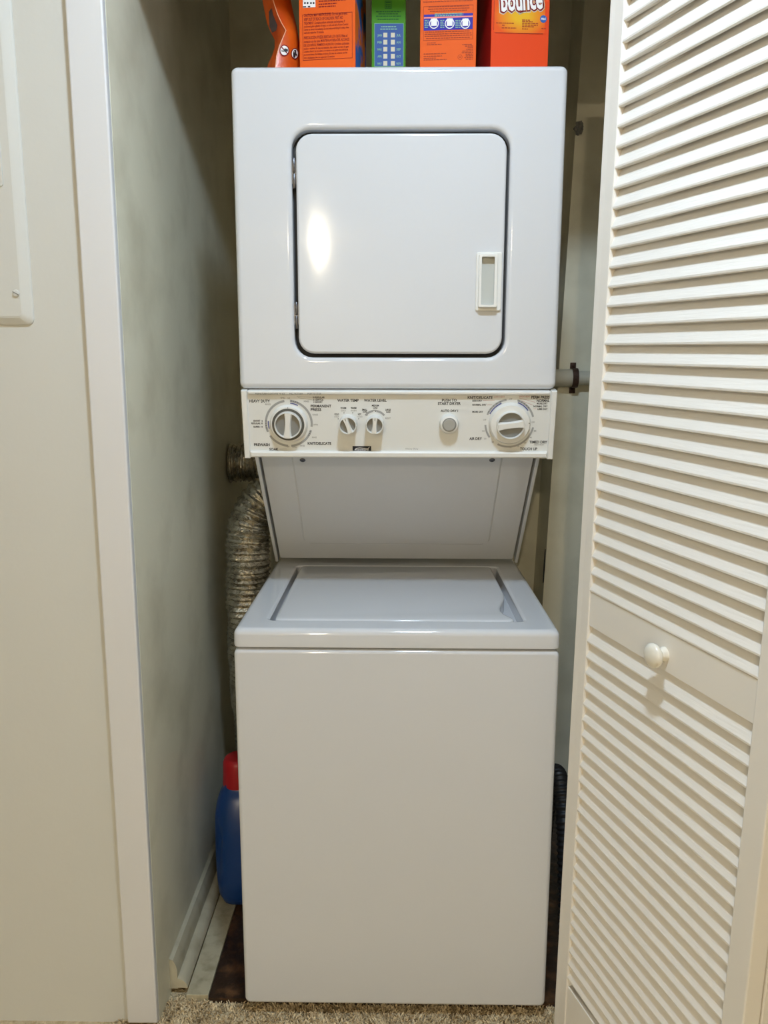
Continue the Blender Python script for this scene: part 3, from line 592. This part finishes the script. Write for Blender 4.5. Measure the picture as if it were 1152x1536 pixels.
for y, wpx in ((2, 42), (6.5, 28), (10.3, 26)):
    u, v = F.uv(478, y); greek(mb, F, u, u+wpx*PS, v-0.0011, 0.0018, rnd)
part('printed_text', mb, M['dkred_print'], t, flat=True)
mb = MB(); (a0, b0_), (a1, b1_) = F.uv(454.5, 12), F.uv(473, -8); rect(mb, F, a0, a1, b0_, b1_); part('icon_plate', mb, M['white_print'], t, flat=True)
mb = MB()
for x in (457.5, 461.5, 466.5, 470.5): u, v = F.uv(x, 4.8); disc(mb, F, u, v, 0.0018, 0.0006, 10)
u, v = F.uv(454.5, 11.6); rect(mb, F, u, u+0.006, v, v+0.0022, 0.0006); rect(mb, F, u+0.009, u+0.0135, v, v+0.0022, 0.0006)
part('icon_marks', mb, M['ink'], t, flat=True)
# green calendar box
x0 = at(557.5, 60, y=0.19).x; x1 = at(608.5, 60, y=0.19).x
t, F, wd = carton('baking_soda_box', 'narrow green carton with a blue month checklist on the dryer', x0, x1, 0.19, 0.10, 0.20, 0, (M['green'],))
mb = MB(); (a0, b0_), (a1, b1_) = F.uv(562, 100), F.uv(605, 35.5); rect(mb, F, a0, a1, b0_, b1_); part('checklist_panel', mb, M['cal_blue'], t, flat=True)
mb = MB(); frame_line(mb, F, a0-0.0006, a1+0.0006, b0_, b1_+0.0006, 0.0007, 0.0006); part('checklist_border', mb, M['cal_line'], t, flat=True)
mb = MB()
for r, (l, rt) in enumerate((('JAN', 'JUL'), ('FEB', 'AUG'), ('MAR', 'SEP'), ('APR', 'OCT'), ('MAY', 'NOV'))):
    y = 52.8+10.6*r
    for x in (578, 589.3): u, v = F.uv(x, y); rect(mb, F, u-0.0037, u+0.0037, v-0.0040, v+0.0040, 0.0006)
part('check_boxes', mb, M['pale'], t, flat=True)
mb = MB()
for r, (l, rt) in enumerate((('JAN', 'JUL'), ('FEB', 'AUG'), ('MAR', 'SEP'), ('APR', 'OCT'), ('MAY', 'NOV'))):
    y = 53+10.6*r
    u, v = F.uv(572.8, y); text(mb, F, l, u, v-0.0019, 0.0036, 0.0082, 'r', 0.0006); u, v = F.uv(594.7, y); text(mb, F, rt, u, v-0.0019, 0.0036, 0.0082, 'l', 0.0006)
for y, wpx in ((40.2, 23), (43.8, 26)): u, v = F.uv(583, y); greek(mb, F, u-wpx*PS/2, u+wpx*PS/2, v-0.001, 0.0019, rnd, 0.0006)
part('month_lettering', mb, M['cal_line'], t, flat=True)
mb = MB()
for y, wpx in ((17.5, 38), (20.8, 30), (24.3, 38), (28.8, 33)): u, v = F.uv(582.5, y); greek(mb, F, u-wpx*PS/2, u+wpx*PS/2, v-0.001, 0.0017, rnd)
u, v = F.uv(582.3, 7); frame_line(mb, F, u-0.0062, u+0.0062, v-0.0070, v+0.0062, 0.001)
rect(mb, F, u-0.0045, u+0.0045, v+0.0028, v+0.0045)
for i in range(3):
    for j in range(2): rect(mb, F, u-0.0042+i*0.0031, u-0.0020+i*0.0031, v-0.0050+j*0.0034, v-0.0028+j*0.0034)
part('printed_text', mb, M['dkgreen_print'], t, flat=True)
# second orange carton with washing pictograms
x0 = at(630, 60, y=0.155).x; x1 = at(714, 60, y=0.155).x
t, F, wd = carton('detergent_box', 'orange carton with blue band of washing pictograms on the dryer', x0, x1, 0.152, 0.10, 0.24, -4, (M['orange'],))
mb = MB(); (a0, b0_), (a1, b1_) = F.uv(634.8, 61.2), F.uv(710, 7.0); frame_line(mb, F, a0, a1, b0_, b1_, 0.0006)
for y, x, wpx in ((3, 635, 74), (10.5, 643, 60), (13.8, 642, 62), (17, 645, 56), (48.3, 637, 68), (51.5, 637, 70), (54.5, 637, 71), (57.8, 639, 66), (64.5, 640.5, 14), (67, 640.5, 22), (81, 635.5, 35), (84.5, 635.5, 28), (87.5, 635.5, 20), (90, 635.5, 35)):
    u, v = F.uv(x, y); greek(mb, F, u, u+wpx*PS, v-0.001, 0.0014, rnd)
for i, wpx in enumerate((16, 12, 8, 10, 16, 17, 11, 11, 13, 11)): u, v = F.uv(709.5, 66.5+2.45*i); greek(mb, F, u-wpx*PS, u, v-0.0008, 0.0014, rnd)
u, v = F.uv(690, 85.8); disc(mb, F, u, v, 0.0042, 0.0004, 20, 0.0036); rect(mb, F, u-0.0018, u+0.0018, v-0.0008, v+0.0008)
part('printed_text', mb, M['brown_print'], t, flat=True)
mb = MB(); (a0, b0_), (a1, b1_) = F.uv(635.3, 46.2), F.uv(709.6, 19.6); rect(mb, F, a0+0.0004, a1-0.0004, b0_, b1_, 0.0005); part('blue_band', mb, M['blue_print'], t, flat=True)
mb = MB(); u, v = F.uv(636, 27.2); rect(mb, F, a0+0.0004, a1-0.0004, v-0.0012, v+0.0012, 0.0007); part('pink_stripe', mb, M['pink_print'], t, flat=True)
mb = MB()
for x in (651, 674.5, 698):
    u, v = F.uv(x, 35.5); disc(mb, F, u, v, 0.0086, 0.0008, 24, 0.0072); rect(mb, F, u-0.0052, u+0.0052, v-0.0040, v+0.0082, 0.0010)
part('pictograms', mb, M['white_print'], t, flat=True)
mb = MB()
for x, wpx in ((637, 6), (660.5, 6), (683, 8)):
    for j in range(5): u, v = F.uv(x, 31+j*2.6); greek(mb, F, u, u+wpx*PS, v-0.0007, 0.0013, rnd, 0.0008)
for y in (21.5, 24.2): u, v = F.uv(652, y); greek(mb, F, u, u+43*PS, v-0.0008, 0.0016, rnd, 0.0008)
part('band_text', mb, M['cal_line'], t, flat=True)
# dryer sheet box
x0 = at(736, 60, y=0.15).x; x1 = at(823.5, 60, y=0.15).x
t, F, wd = carton('dryer_sheet_box', 'red-orange dryer sheet carton with white lettering on a yellow burst', x0, x1, 0.150, 0.17, 0.24, 4, (M['red_orange'],))
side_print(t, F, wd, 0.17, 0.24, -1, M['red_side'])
mb = MB(); (a0, b0_), (a1, b1_) = F.uv(740.5, 49), F.uv(820.5, -60)
mb.loft([[F.p(u, v, d) for u, v in rr(a0, a1, b0_, b1_, 0.004)] for d in (0.0, 0.0004)])
m = mat('burst_print', (0.88, 0.20, 0.01), 0.6, spec=0.2); nt = m.node_tree; tc = nt.nodes.new('ShaderNodeTexCoord'); mp = nt.nodes.new('ShaderNodeMapping'); mp.vector_type = 'TEXTURE'
cpt = F.px(782, 24); mp.inputs['Location'].default_value = tuple(cpt); mp.inputs['Scale'].default_value = (0.050, 1.0, 0.036)
g = nt.nodes.new('ShaderNodeTexGradient'); g.gradient_type = 'SPHERICAL'; r = nt.nodes.new('ShaderNodeValToRGB')
r.color_ramp.elements[0].position = 0.0; r.color_ramp.elements[0].color = (0.72, 0.085, 0.005, 1); r.color_ramp.elements[1].position = 0.75; r.color_ramp.elements[1].color = (0.72, 0.40, 0.012, 1)
nt.links.new(tc.outputs['Object'], mp.inputs[0]); nt.links.new(mp.outputs[0], g.inputs[0]); nt.links.new(g.outputs[0], r.inputs[0]); nt.links.new(r.outputs[0], nt.nodes['Principled BSDF'].inputs['Base Color'])
part('burst_label', mb, m, t)
mb = MB(); u, v = F.uv(741, 49.2); rect(mb, F, a0+0.003, a1-0.003, b0_-0.0006, b0_+0.0003, 0.0006); rect(mb, F, a0-0.0003, a0+0.0002, b0_+0.004, b1_, 0.0006); part('perforation', mb, M['dkred_print'], t, flat=True)
ub, vb = F.uv(752, 16.5); hL = 0.0335; wL = 63*PS
for off, nm, mt_, d in ((0.115, 'lettering_halo', 'pale', 0.0007), (0.085, 'lettering_outline', 'dkred_print', 0.0010), (0.03, 'lettering', 'white_print', 0.0013)):
    mb = MB(); grow = (off-0.03)*0.045
    text(mb, F, 'bounce', ub-grow, vb-0.0005, hL, wL+2*grow, d=d, off=off, rot=math.radians(5)); part(nm, mb, M[mt_], t, flat=True)
mb = MB()
for y, x, wpx in ((34.5, 744, 27), (38, 753, 4), (41.8, 752.5, 22), (30.2, 783, 12), (32.5, 783, 16), (35, 783, 26), (37.6, 783, 25), (40, 783, 18), (43.5, 783, 9), (43, 812, 7)):
    u, v = F.uv(x, y); greek(mb, F, u, u+wpx*PS, v-0.0009, 0.0017, rnd, 0.0007)
part('printed_text', mb, M['brown_print'], t, flat=True)
u, v = F.uv(815, 28.8); mb = MB(); disc(mb, F, u, v, 0.0062, 0.0007, 28); part('maker_roundel', mb, M['badge_blue'], t, flat=True)
mb = MB(); text(mb, F, 'P&G', u, v-0.0016, 0.0034, 0.0084, 'c', 0.0010, 0.02, 0.15); part('roundel_lettering', mb, M['white_print'], t, flat=True)
# orange pouch
yp = 0.165
t = thing('laundry_pouch', (at(425, 90, y=yp).x, yp+0.03, TOPZ), 'crumpled glossy orange pouch with warning icons on the dryer', 'pouch', 'laundry packages on the dryer')
rows = []
for y, l, c_, r_, dc in ((97, 395, 412.5, 450, 0.0), (84, 401, 415, 451, 0.004), (70, 407, 419, 451, 0.006), (58, 411, 424, 450, 0.008), (46, 411, 429, 448, 0.010), (34, 405, 422, 446, 0.014), (22, 400, 416.5, 443.5, 0.018), (8, 397, 412, 440, 0.022), (-12, 393, 406, 436, 0.026), (-45, 386, 396, 428, 0.032), (-90, 384, 392, 424, 0.036)):
    fr = at(c_, y, y=yp-0.004+dc); z = fr.z
    if y == 97: z = TOPZ
    xl = at(l, y, y=yp+0.03+dc).x; x_r = at(r_, y, y=yp+0.03+dc).x; xc = fr.x; y0 = yp-0.004+dc
    lp = [(xc, y0, z), (xc*0.6+x_r*0.4, y0+0.004, z), (xc*0.25+x_r*0.75, y0+0.014, z), (x_r, y0+0.034, z), (xc*0.3+x_r*0.7, y0+0.058, z), (xc, y0+0.064, z), (xl, y0+0.040, z), (xl*0.7+xc*0.3, y0+0.026, z), (xl*0.35+xc*0.65, y0+0.011, z)]
    rows.append([Vector(p) for p in lp])
mb = MB(); mb.loft(rows); pbm = mb.mesh('pouch_body', 40); pouch = link('pouch_body', pbm, M['pouch'], t)
tree = BVHTree.FromPolygons([v for v in mb.v], [f for f in mb.f])
def drape(poly, d):
    out = []
    for x, y in poly:
        h, nrm, i, dist = tree.ray_cast(CAM, ray(x, y).normalized())
        if h is None: h = at(x, y, y=yp); nrm = Vector((0, -1, 0))
        if nrm.y > 0: nrm = -nrm
        out.append(h + nrm*d)
    return out
def circ(cx, cy, rx, ry, n=20): return [(cx+rx*math.cos(2*math.pi*i/n), cy+ry*math.sin(2*math.pi*i/n)) for i in range(n)]
mbs = {'dkred_print': MB(), 'white_print': MB(), 'ink': MB()}
for cx, cy, rx, ry in ((426.3, 76, 7.2, 8.8), (441.8, 80.8, 5.6, 8.6)):
    for k, f, d in (('dkred_print', 1, 0.0008), ('white_print', 0.8, 0.0012)): mbs[k].add(drape(circ(cx, cy, rx*f, ry*f), d), [tuple(range(20))])
mbs['dkred_print'].add(drape([(421.4, 71.5), (422.4, 70.3), (431.2, 80.5), (430.2, 81.7)], 0.0018), [(0, 1, 2, 3)])
for poly in ([(425, 77), (427, 73), (431, 74), (431.5, 77.5), (428, 78.5)], [(422, 76), (426, 76.8), (425.5, 78.2), (421.5, 77.5)], [(439.3, 86.5), (438.8, 80), (440.5, 75), (443, 75.2), (443, 80), (445, 83), (443.5, 84), (442, 83), (441.8, 87)]):
    mbs['ink'].add(drape(poly, 0.0016), [tuple(range(len(poly)))])
for k, nm in (('dkred_print', 'icon_ring'), ('white_print', 'icon_disc'), ('ink', 'icon_figure')): part(nm, mbs[k], M[k], pouch, flat=True)
mb = MB(); mb.add(drape([(404, 18), (408, 12), (411, 24), (417, 38), (415, 46), (409, 49), (405, 40)], 0.0012), [tuple(range(7))]); part('dark_window', mb, M['pouch_dark'], pouch, flat=True)
mb = MB(); tube(mb, [r[0]+Vector((0, -0.0006, 0)) for r in rows], 0.0009, 8); part('seam', mb, M['pouch_edge'], pouch, 50)
